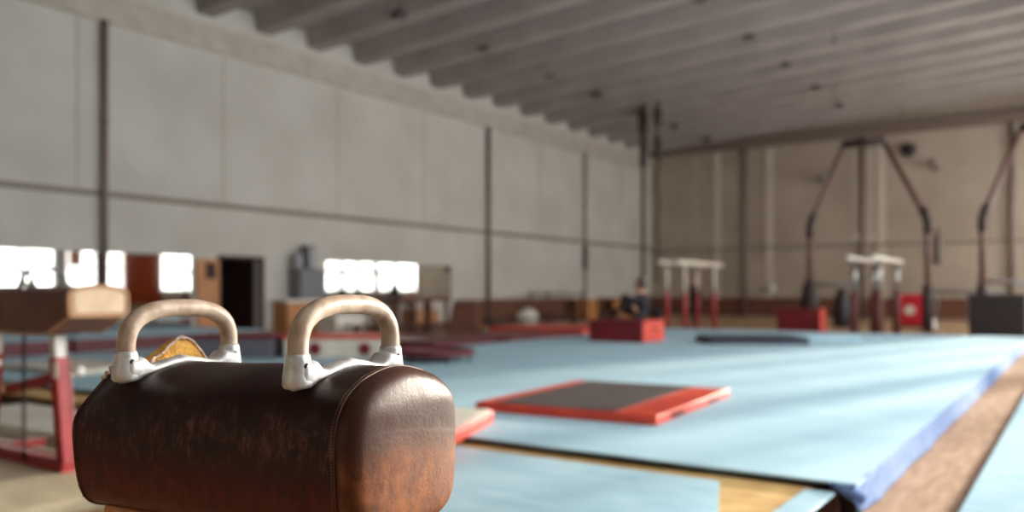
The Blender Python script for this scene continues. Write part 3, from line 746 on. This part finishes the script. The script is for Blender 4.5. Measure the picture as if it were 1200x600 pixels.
# ------------------------------------------------------------------ people
def skin(name, V, E, root, m, parent, sub=1):
    keys = list(V); idx = {k: i for i, k in enumerate(keys)}
    me = bpy.data.meshes.new(name)
    me.from_pydata([V[k][0] for k in keys], [(idx[a], idx[b]) for a, b in E], [])
    o = bpy.data.objects.new(name, me); COL.objects.link(o); me.materials.append(m); o.parent = parent
    md = o.modifiers.new('skin', 'SKIN'); md.use_smooth_shade = True
    for k in keys:
        sv = me.skin_vertices[0].data[idx[k]]; r = V[k][1]
        sv.radius = (r, r) if not isinstance(r, tuple) else r
        sv.use_root = (k == root)
    subsurf(o, sub)
    return o

def person(label, loc, rz, J, hand_dir, pose_sit):
    """J: joints in metres, facing -x"""
    t = empty('person', label, 'person', loc, rz)
    J = {k: Vector(v) for k, v in J.items()}
    V = {'pelvis': (J['pelvis'], .06), 'waist': (J['waist'], .085), 'chest': (J['chest'], .12), 'neck': (J['neck'], .05), 'jaw': (J['head'] + Vector((-.02, 0, -.07)), .06), 'head': (J['head'], .085), 'crown': (J['head'] + Vector((.01, 0, .075)), .065), 'nose': (J['head'] + Vector((-.115, 0, -.02)), .014)}
    E = [('pelvis', 'waist'), ('waist', 'chest'), ('chest', 'neck'), ('neck', 'jaw'), ('jaw', 'head'), ('head', 'crown'), ('head', 'nose')]
    for s in 'LR':
        V.update({s + 'hip': (J[s + 'hip'], .040), s + 'knee': (J[s + 'knee'], .038), s + 'ankle': (J[s + 'ankle'], .036), s + 'toe': (J[s + 'toe'], .03),
                  s + 'sho': (J[s + 'sho'], .036), s + 'elb': (J[s + 'elb'], .030), s + 'wri': (J[s + 'wri'], .026)})
        E += [('pelvis', s + 'hip'), (s + 'hip', s + 'knee'), (s + 'knee', s + 'ankle'), (s + 'ankle', s + 'toe'), ('chest', s + 'sho'), (s + 'sho', s + 'elb'), (s + 'elb', s + 'wri')]
        d = (J[s + 'wri'] - J[s + 'elb']).normalized(); d = (d + Vector(hand_dir)).normalized()
        side = d.cross(Vector((0, 1, 0)) if abs(d.y) < .7 else Vector((0, 0, 1))).normalized(); nrm = d.cross(side)
        palm = J[s + 'wri'] + d * .075; V[s + 'palm'] = (palm, (.02, .032)); E.append((s + 'wri', s + 'palm'))
        for q, (off, ln) in enumerate(((-.03, .075), (-.01, .085), (.01, .08), (.03, .06))):
            a = palm + side * off + d * .02; b_ = a + d * ln * .5 + nrm * .008; c_ = b_ + d * ln * .4 + nrm * .03
            for nm, p, r in (('a', a, .0095), ('b', b_, .009), ('c', c_, .008)): V['%sf%d%s' % (s, q, nm)] = (p, r)
            E += [(s + 'palm', '%sf%da' % (s, q)), ('%sf%da' % (s, q), '%sf%db' % (s, q)), ('%sf%db' % (s, q), '%sf%dc' % (s, q))]
        a = J[s + 'wri'] + d * .03 + side * -.035; b_ = a + d * .035 + side * -.02
        V[s + 'tha'] = (a, .011); V[s + 'thb'] = (b_, .009); E += [(s + 'wri', s + 'tha'), (s + 'tha', s + 'thb')]
    skin('body', V, E, 'pelvis', SKIN, t, 2)
    # clothes
    Vt = {k: (V[k][0], V[k][1] + {'pelvis': .075, 'waist': .05}.get(k, .03)) for k in ('pelvis', 'waist', 'chest', 'Lsho', 'Rsho', 'Lelb', 'Relb')}
    for s in 'LR': Vt[s + 'cuff'] = (J[s + 'elb'].lerp(J[s + 'wri'], .95), .042)
    Vt['collar'] = (J['chest'].lerp(J['neck'], .85), .10); Vt['chest'] = (J['chest'], .16)
    for s in 'LR': Vt[s + 'sho'] = (J[s + 'sho'] + Vector((0, 0, .0)), .068)
    skin('shirt', Vt, [('pelvis', 'waist'), ('waist', 'chest'), ('chest', 'collar'), ('chest', 'Lsho'), ('chest', 'Rsho'), ('Lsho', 'Lelb'), ('Rsho', 'Relb'), ('Lelb', 'Lcuff'), ('Relb', 'Rcuff')], 'pelvis', CLOTH, t)
    Vp = {'pelvis': (J['pelvis'], .125), 'belt': (J['pelvis'].lerp(J['waist'], .5), .122), 'top': (J['pelvis'].lerp(J['waist'], .8), .118)}; Ep = [('pelvis', 'belt'), ('belt', 'top')]
    for s in 'LR':
        Vp.update({s + 'hip': (J[s + 'hip'], .12), s + 'knee': (J[s + 'knee'], .085), s + 'hem': (J[s + 'knee'].lerp(J[s + 'ankle'], .92), .055)})
        Vp[s + 'mid'] = (J[s + 'hip'].lerp(J[s + 'knee'], .45), .105)
        Ep += [('pelvis', s + 'hip'), (s + 'hip', s + 'mid'), (s + 'mid', s + 'knee'), (s + 'knee', s + 'hem')]
    skin('trousers', Vp, Ep, 'pelvis', CLOTH2, t)
    for s in 'LR':
        skin('shoe', {'h': (J[s + 'ankle'] + Vector((.0, 0, -.02)), .05), 'm': (J[s + 'ankle'].lerp(J[s + 'toe'], .6), .045), 't': (J[s + 'toe'], .036)}, [('h', 'm'), ('m', 't')], 'h', SHOE, t)
    bm = BM(); bmesh.ops.create_icosphere(bm, subdivisions=3, radius=1)
    for v in list(bm.verts):
        c = v.co
        if c.x < -.35 and c.z < .35: bm.verts.remove(v)
    for v in bm.verts: v.co = J['head'] + Vector((.02 + v.co.x * .108, v.co.y * .098, .022 + v.co.z * .128))
    link('hair', bm, HAIR, t, True)
    for y in (-.033, .033):
        bm = BM(); bmesh.ops.create_icosphere(bm, subdivisions=2, radius=.011, matrix=Matrix.Translation(J['head'] + Vector((-.083, y, .012)))); link('eye', bm, HAIR, t, True)
        bm = BM(); bmesh.ops.create_icosphere(bm, subdivisions=2, radius=.024, matrix=Matrix.Translation(J['head'] + Vector((.01, y * 2.8, -.01)))); link('ear', bm, SKIN, t, True)
    bm = BM(); tube(bm, [J['head'] + Vector((-.078, -.022, -.062)), J['head'] + Vector((-.086, 0, -.064)), J['head'] + Vector((-.078, .022, -.062))], .006, 6); link('mouth', bm, REDD, t, True)
    return t

# sits at the end of the red block facing the mirror wall, one knee drawn up, one leg stretched out
person('person in black sitting on the red foam block, one knee drawn up, one leg stretched', (-7.27, 15.25, .645), 0, dict(
    pelvis=(0, 0, .125), waist=(.03, 0, .27), chest=(.0, 0, .43), neck=(-.03, 0, .57), head=(-.06, 0, .69),
    Lhip=(-.04, -.10, .12), Lknee=(-.33, -.13, .50), Lankle=(-.44, -.12, .11), Ltoe=(-.60, -.12, .07),
    Rhip=(-.04, .10, .11), Rknee=(-.46, .12, .19), Rankle=(-.87, .12, .10), Rtoe=(-.93, .12, .22),
    Lsho=(.0, -.18, .46), Lelb=(-.16, -.24, .30), Lwri=(-.36, -.16, .40), Rsho=(.0, .18, .46), Relb=(-.17, .18, .29), Rwri=(-.37, .0, .38)), (-.2, .3, 0), True)
person('person in dark clothes standing behind the red-posted parallel bars', (-10.9, 27.0, 0), radians(60), dict(
    pelvis=(0, 0, .95), waist=(0, 0, 1.1), chest=(.01, 0, 1.30), neck=(0, 0, 1.46), head=(-.02, 0, 1.60),
    Lhip=(0, -.10, .90), Lknee=(-.02, -.12, .49), Lankle=(.02, -.13, .08), Ltoe=(-.15, -.14, .04),
    Rhip=(0, .10, .90), Rknee=(-.03, .12, .49), Rankle=(.01, .13, .08), Rtoe=(-.16, .15, .04),
    Lsho=(.01, -.19, 1.36), Lelb=(.03, -.26, 1.08), Lwri=(-.06, -.27, .84), Rsho=(.01, .19, 1.36), Relb=(.03, .26, 1.08), Rwri=(-.06, .27, .84)), (0, 0, -.2), False)

# ------------------------------------------------------------------ second pommel horse (red legs)
ZC = 1.236
ph = empty('pommel_horse', 'brown leather pommel horse with cream end panel and chain, standing on red legs', 'pommel horse', (-5.02, 2.82, .045))
zc = ZC - .045
W2 = .187
def hsec(x, hb):
    pr = [(-W2 * .93, hb), (-W2 * .985, hb + .02), (-W2, hb * .55), (-W2, -.06), (-W2 * .96, -.034), (-W2 * .75, -.015), (-W2 * .4, -.004), (0, 0)]
    pr = pr + [(-a, b) for a, b in pr[-2::-1]]
    return [(x, a, zc + b) for a, b in pr]
bm = BM()
xs = [(-1.6, -.185), (-1.59, -.19), (-1.45, -.235), (-1.33, -.295), (-1.25, -.30), (-.8, -.30), (-.35, -.30), (-.27, -.295), (-.13, -.235), (-.012, -.19), (0, -.185)]
loft(bm, [hsec(*q) for q in xs]); bmesh.ops.bevel(bm, geom=[e for e in bm.edges if e.calc_face_angle(0) > .9], offset=.012, segments=2, affect='EDGES')
link('horse_body', bm, LEATHER2, ph)
for sgn, x in ((1, 0), (-1, -1.6)):
    bm = BM(); ring = [(x + sgn * .006, a * .9, zc + (h + .09) * .86 - .09) for (_, a, h0) in hsec(0, -.185) for h in [h0 - zc]]
    ring2 = [(x + sgn * .018, a * .82, zc + (h + .09) * .76 - .09) for (_, a, h0) in hsec(0, -.185) for h in [h0 - zc]]
    base = [(x - sgn * .004, a * .93, zc + (h + .09) * .9 - .09) for (_, a, h0) in hsec(0, -.185) for h in [h0 - zc]]
    loft(bm, [base, ring, ring2], False, True); link('end_panel', bm, SUEDE, ph)['label'] = 'cream suede end panel'
    bm = BM(); tube(bm, [Vector(p) + Vector((sgn * .004 if True else 0, 0, 0)) for p in hsec(x, -.185)], .011, 8, True); link('piping', bm, TRIM, ph, True)
for yy in (-1, 1):
    bm = BM(); tube(bm, [(x, yy * W2 * .94, zc + hb) for x, hb in xs], .008, 6); link('piping', bm, TRIM, ph, True)
for x in (-.66, -1.1):
    bm = BM(); P = [(x, -.135 * (1 if cos(a) > 0 else -1) * abs(cos(a)) ** (2 / 3.2) * -1, zc - .0 + .115 * abs(sin(a)) ** (2 / 3.2)) for a in [pi - i * pi / 24 for i in range(25)]]
    tube(bm, P, .014, 10); hd = link('handle', bm, GREYM, ph, True)
    for yy in (-.135, .135):
        bm = BM(); lathe(bm, [(.035, -.02), (.03, .02), (.02, .03), (.018, .05)], 12, (x, yy, zc)); link('socket', bm, STEEL, hd, True)
for sx, xt, xf in ((1, -.50, -.36), (-1, -1.3, -1.46)):
    bm = BM(); obox(bm, (xf, 0, .03), (xf + (xt - xf) * .72, 0, .72), .085, .07, (1, 0, 0), .008); lg = link('leg', bm, REDSTEEL, ph)
    bm = BM(); obox(bm, (xf + (xt - xf) * .70, 0, .69), (xt, 0, .93), .065, .055, (1, 0, 0), .006); link('inner_leg', bm, WHITESTEEL, lg)['label'] = 'white telescoping leg tube'
    bm = BM(); tube(bm, [(xf + .055, 0, .655), (xf + .13, 0, .655)], .018, 10); bmesh.ops.create_icosphere(bm, subdivisions=2, radius=.034, matrix=Matrix.Translation((xf + .14, .0, .655))); link('clamp_knob', bm, WHITESTEEL, lg, True)
    bm = BM(); box(bm, xf - .08, xf - .02, -.056, -.052, .60, .71); link('height_label', bm, WHITESTEEL, lg)
    bm = BM(); box(bm, xt - .10, xt + .10, -.10, .10, .88, .93, .01); link('mount_plate', bm, BLACKF, lg)
    bm = BM(); obox(bm, (xf, -.06, .03), (xf, .40, .03), .07, .05, bev=.006); link('cross_foot', bm, REDSTEEL, lg)
bm = BM(); obox(bm, (-.36, 0, .045), (-1.46, 0, .045), .10, .075, bev=.006); link('base_bar', bm, REDSTEEL, ph)
bm = BM(); obox(bm, (-.43, .03, .62), (-1.20, .03, .47), .05, .055, bev=.006); link('brace', bm, REDSTEEL, ph)
bm = BM()
z = zc - .30; i = 0
while z > .06:
    pts = []
    for a in range(12):
        u, w = .011 * cos(a * pi / 6), .021 * sin(a * pi / 6)
        pts.append((-.80 + (u if i % 2 else 0), -.06 + (0 if i % 2 else u), z + w))
    tube(bm, pts, .0042, 6, True); z -= .031; i += 1
tube(bm, [(-.80, -.06, .03), (-.80, -.06, .075)], .012, 8)
ch = link('chain', bm, BLACKB, ph, True); ch['label'] = 'dark steel hold-down chain'

# ------------------------------------------------------------------ the leather block with two handles (foreground)
a_w, D_w = -.4743, 1.567
OX, OY = a_w * cos(YAW) - D_w * sin(YAW), a_w * sin(YAW) + D_w * cos(YAW)
hb = empty('pommel_trainer', 'worn dark leather pommel block with two pale wooden handles, nearest of all', 'pommel trainer', (OX, OY, 0), YAW - .4952)
CR = 1.2 - .133; TILT = .0234
PR = [(0, 0), (.03, -.002), (.0765, -.013), (.105, -.025), (.125, -.038), (.142, -.058), (.152, -.083), (.155, -.115), (.155, -.16), (.152, -.21), (.143, -.25), (.115, -.272), (.06, -.28), (0, -.28)]
PL = [(0, 0), (.03, -.003), (.064, -.009), (.09, -.03), (.115, -.055), (.138, -.078), (.153, -.097), (.157, -.12), (.155, -.16), (.15, -.21), (.138, -.25), (.11, -.272), (.06, -.28), (0, -.28)]
def section(s, sc=1.0, wob=1):
    w = sstep(-.33, -.23, s)
    half = [(l[0] + (r[0] - l[0]) * w, l[1] + (r[1] - l[1]) * w) for l, r in zip(PL, PR)]
    full = [(-t, h) for t, h in half] + [(t, h) for t, h in half[-2:0:-1]]
    out = []
    for t, h in full:
        n = .0035 * wob * noise.noise((s * 9, t * 9, h * 9)) + .0015 * wob * noise.noise((s * 30, t * 30, h * 30))
        t2, h2 = t * sc * (1 + n * 4), -.14 + (h + .14) * sc * (1 + n * 4)
        out.append((s, t2, h2 + TILT * s))
    return out
SR, SLF = .314, -.318
bm = BM(); NS = 30
loft(bm, [section(SLF + (SR - SLF) * i / NS) for i in range(NS + 1)], False, False)
subsurf(link('leather_cover', bm, LEATHER, hb, True, (0, 0, CR)), 2)
# end panels
def fold(p, side):
    s, t, h = p
    if side > 0:   # a pressed crease across the upper part with a soft roll above it
        g_ = math.exp(-((h + .083 + .03 * (t + .03)) / .007) ** 2) * sstep(-.1, -.03, t) * sstep(.13, .08, t)
        r_ = math.exp(-((h + .055) / .02) ** 2)
        s += .004 * r_
    return (s, t, h)
for side, s0, lst in ((1, SR, ((0, 1), (.008, .998), (.016, .985), (.024, .96), (.031, .92), (.036, .86), (.039, .76), (.041, .62), (.0425, .45), (.043, .25), (.043, .08))), (-1, SLF, ((0, 1), (.005, .992), (.010, .97), (.014, .93), (.016, .84), (.018, .6), (.019, .3), (.019, .08)))):
    bm = BM(); rings = []
    for ds, sc in lst:
        ring = section(s0 if ds == 0 else s0, sc)
        rings.append([fold((p[0] + side * ds, p[1], p[2]), side) if ds else p for p in ring])
    loft(bm, rings, False, True)
    subsurf(link('end_panel', bm, LEATHER, hb, True, (0, 0, CR)), 2)['label'] = 'leather end panel rubbed to bare tan' if side > 0 else 'dark leather end panel'
# welted seam and its stitches
for s0 in (SR, SLF):
    P = [Vector(p) for p in section(s0, 1.008)]
    bm = BM(); tube(bm, P, .0017, 8, True); sm = link('seam_welt', bm, SEAM, hb, True, (0, 0, CR)); subsurf(sm, 1)
    bm = BM(); Ls = [(P[(i + 1) % len(P)] - P[i]).length for i in range(len(P))]; tot = sum(Ls); n = 210
    def atl(d):
        d %= tot; i = 0
        while d > Ls[i]: d -= Ls[i]; i += 1
        return P[i].lerp(P[(i + 1) % len(P)], d / Ls[i])
    for q in range(n):
        p0, p1 = atl(tot * (q + .15) / n), atl(tot * (q + .6) / n)
        o_ = Vector((-.005 if s0 > 0 else .005, 0, 0)); cen = Vector((0, 0, -.14))
        k_ = [1.0] 
        p0 = p0 + o_ + Vector((0, (p0 - cen).y, (p0 - cen).z)).normalized() * .0008; p1 = p1 + o_ + Vector((0, (p1 - cen).y, (p1 - cen).z)).normalized() * .0008
        tube(bm, [p0, p1], .0006, 5)
    link('stitching', bm, THREAD, sm, True)

def crown(t):
    t = abs(t)
    for (a, b), (c, d) in zip(PR, PR[1:]):
        if a <= t <= c and c > a: return b + (d - b) * (t - a) / (c - a)
    return -.083
HC, HJ, HA = .1244, .030, .0765
def pommel(s):
    zo = CR + TILT * s
    # wooden grip: squarish arch
    P = []
    for i in range(41):
        a = pi - pi * i / 40
        P.append((s, HC * math.copysign(abs(cos(a)) ** (2 / 2.7), cos(a)), zo + HJ + HA * abs(sin(a)) ** (2 / 2.7)))
    P = [(s, -HC, zo + HJ - .012)] + P + [(s, HC, zo + HJ - .012)]
    bm = BM(); tube(bm, P, [.0172 + .0006 * noise.noise((i * .3, s * 10, 0)) for i in range(len(P))], 20)
    h_ = link('handle', bm, GRIP, hb, True)
    # cast base: bridge over the crown with two sockets
    bm = BM(); rings = []
    N_ = 36
    for i in range(N_ + 1):
        t = -.140 + .280 * i / N_; at = abs(t)
        k_ = sstep(.060, .104, at); e_ = sstep(.140, .130, at)
        lo = max(crown(t) - .006, -.034)
        th = .010 + .004 * sstep(.02, 0, at) + .032 * k_ * k_ * (.25 + .75 * e_)
        wd = (.019 + .008 * sstep(.06, .12, at)) * (.55 + .45 * e_)
        hi = lo + .006 + th
        r_ = min(.006, th * .4)
        rings.append([(s - wd, t, zo + lo), (s - wd, t, zo + hi - r_ * 1.2), (s - wd + r_, t, zo + hi - r_ * .3), (s - wd * .35, t, zo + hi), (s + wd * .35, t, zo + hi), (s + wd - r_, t, zo + hi - r_ * .3), (s + wd, t, zo + hi - r_ * 1.2), (s + wd, t, zo + lo)])
    loft(bm, rings)
    for sg in (-1, 1):
        tube(bm, [(s, sg * (HC + .000), zo - .032), (s, sg * (HC + .0008), zo - .014), (s, sg * (HC + .0005), zo + .004), (s, sg * HC, zo + .022), (s, sg * HC, zo + .030)], [.0272, .0248, .0224, .0208, .0202], 24)
    br = link('handle_base', bm, ALU, h_, True)
    subsurf(br, 1)
    for sg in (-1, 1):
        bm = BM(); c_ = (s + .0205, sg * HC - .002, zo + .008)
        tube(bm, [(c_[0] - .006, c_[1], c_[2]), (c_[0] + .0015, c_[1], c_[2])], .0058, 14)
        tube(bm, [(c_[0] + .0015, c_[1], c_[2]), (c_[0] + .0022, c_[1], c_[2])], .0036, 6)
        link('screw', bm, SCREW, h_, True)
for s in (-.2111, .2111): pommel(s)

# torn padding breaking out beside the left handle
bm = BM(); rings = []
for i in range(15):
    q = i / 14; t = -.05 + .165 * q
    hgt = .050 * (math.exp(-((q - .58) / .33) ** 2)) * min(1, 8 * q + .05, 8 * (1 - q) + .05)
    rr = []
    for k in range(10):
        a = pi * k / 9
        rr.append((-.268 - .028 * cos(a), t, max(crown(t) - .006, crown(t) + hgt * sin(a) ** .6 * (1 + .22 * noise.noise((t * 40, k, 2))))))
    rr += [(-.24, t, crown(t) - .012), (-.296, t, crown(t) - .012)]
    rings.append(rr)
loft(bm, rings); 
fo = subsurf(link('foam_padding', bm, FOAM, hb, True, (0, 0, CR + TILT * -.26)), 1); fo['label'] = 'yellow foam bursting through the torn leather'
bm = BM(); pts = []; rad = []
for i in range(22):
    q = i / 21; t = -.05 + .15 * q
    qq = (t + .05) / .165
    hgt = .050 * math.exp(-((qq - .58) / .33) ** 2) * min(1, 8 * qq + .05)
    pts.append((-.252 + .006 * noise.noise((q * 9, 1, 0)), t, crown(t) + hgt + .001 + .003 * noise.noise((q * 12, 0, 4)))); rad.append(.0022 + .0035 * abs(noise.noise((q * 15, 3, 3))))
tube(bm, pts, rad, 7); link('torn_edge', bm, TORN, fo, True)
bm = BM()
for i in range(4):
    q = i / 8; t = -.062 - .075 * q; c_ = Vector((-.322 + .006 * noise.noise((i, 0, 0)), t, -.009 - .06 * q * 1.05 + .004))
    r_ = bmesh.ops.create_icosphere(bm, subdivisions=1, radius=.006 * (1.2 - .6 * q), matrix=Matrix.Translation(c_))
    for v in r_['verts']: v.co += Vector((noise.noise(v.co * 150), noise.noise(v.co * 150 + Vector((9, 0, 0))), noise.noise(v.co * 150 + Vector((0, 9, 0))))) * .006
link('torn_edge', bm, TORN, hb, True, (0, 0, CR + TILT * -.32))
# wooden seat board and trestle under the block
bm = BM(); box(bm, -.285, .29, -.12, .12, CR - .315, CR - .272, .008); link('base_board', bm, TAN, hb)
for x in (-.2, .2):
    bm = BM(); box(bm, x - .04, x + .04, -.11, .11, .06, CR - .31, .01); link('leg', bm, TAN, hb)
    bm = BM(); box(bm, x - .06, x + .06, -.3, .3, 0, .07, .012); link('foot', bm, TAN, hb)
bm = BM(); box(bm, -.17, .17, -.03, .03, .2, .28, .006); link('stretcher', bm, TAN, hb)
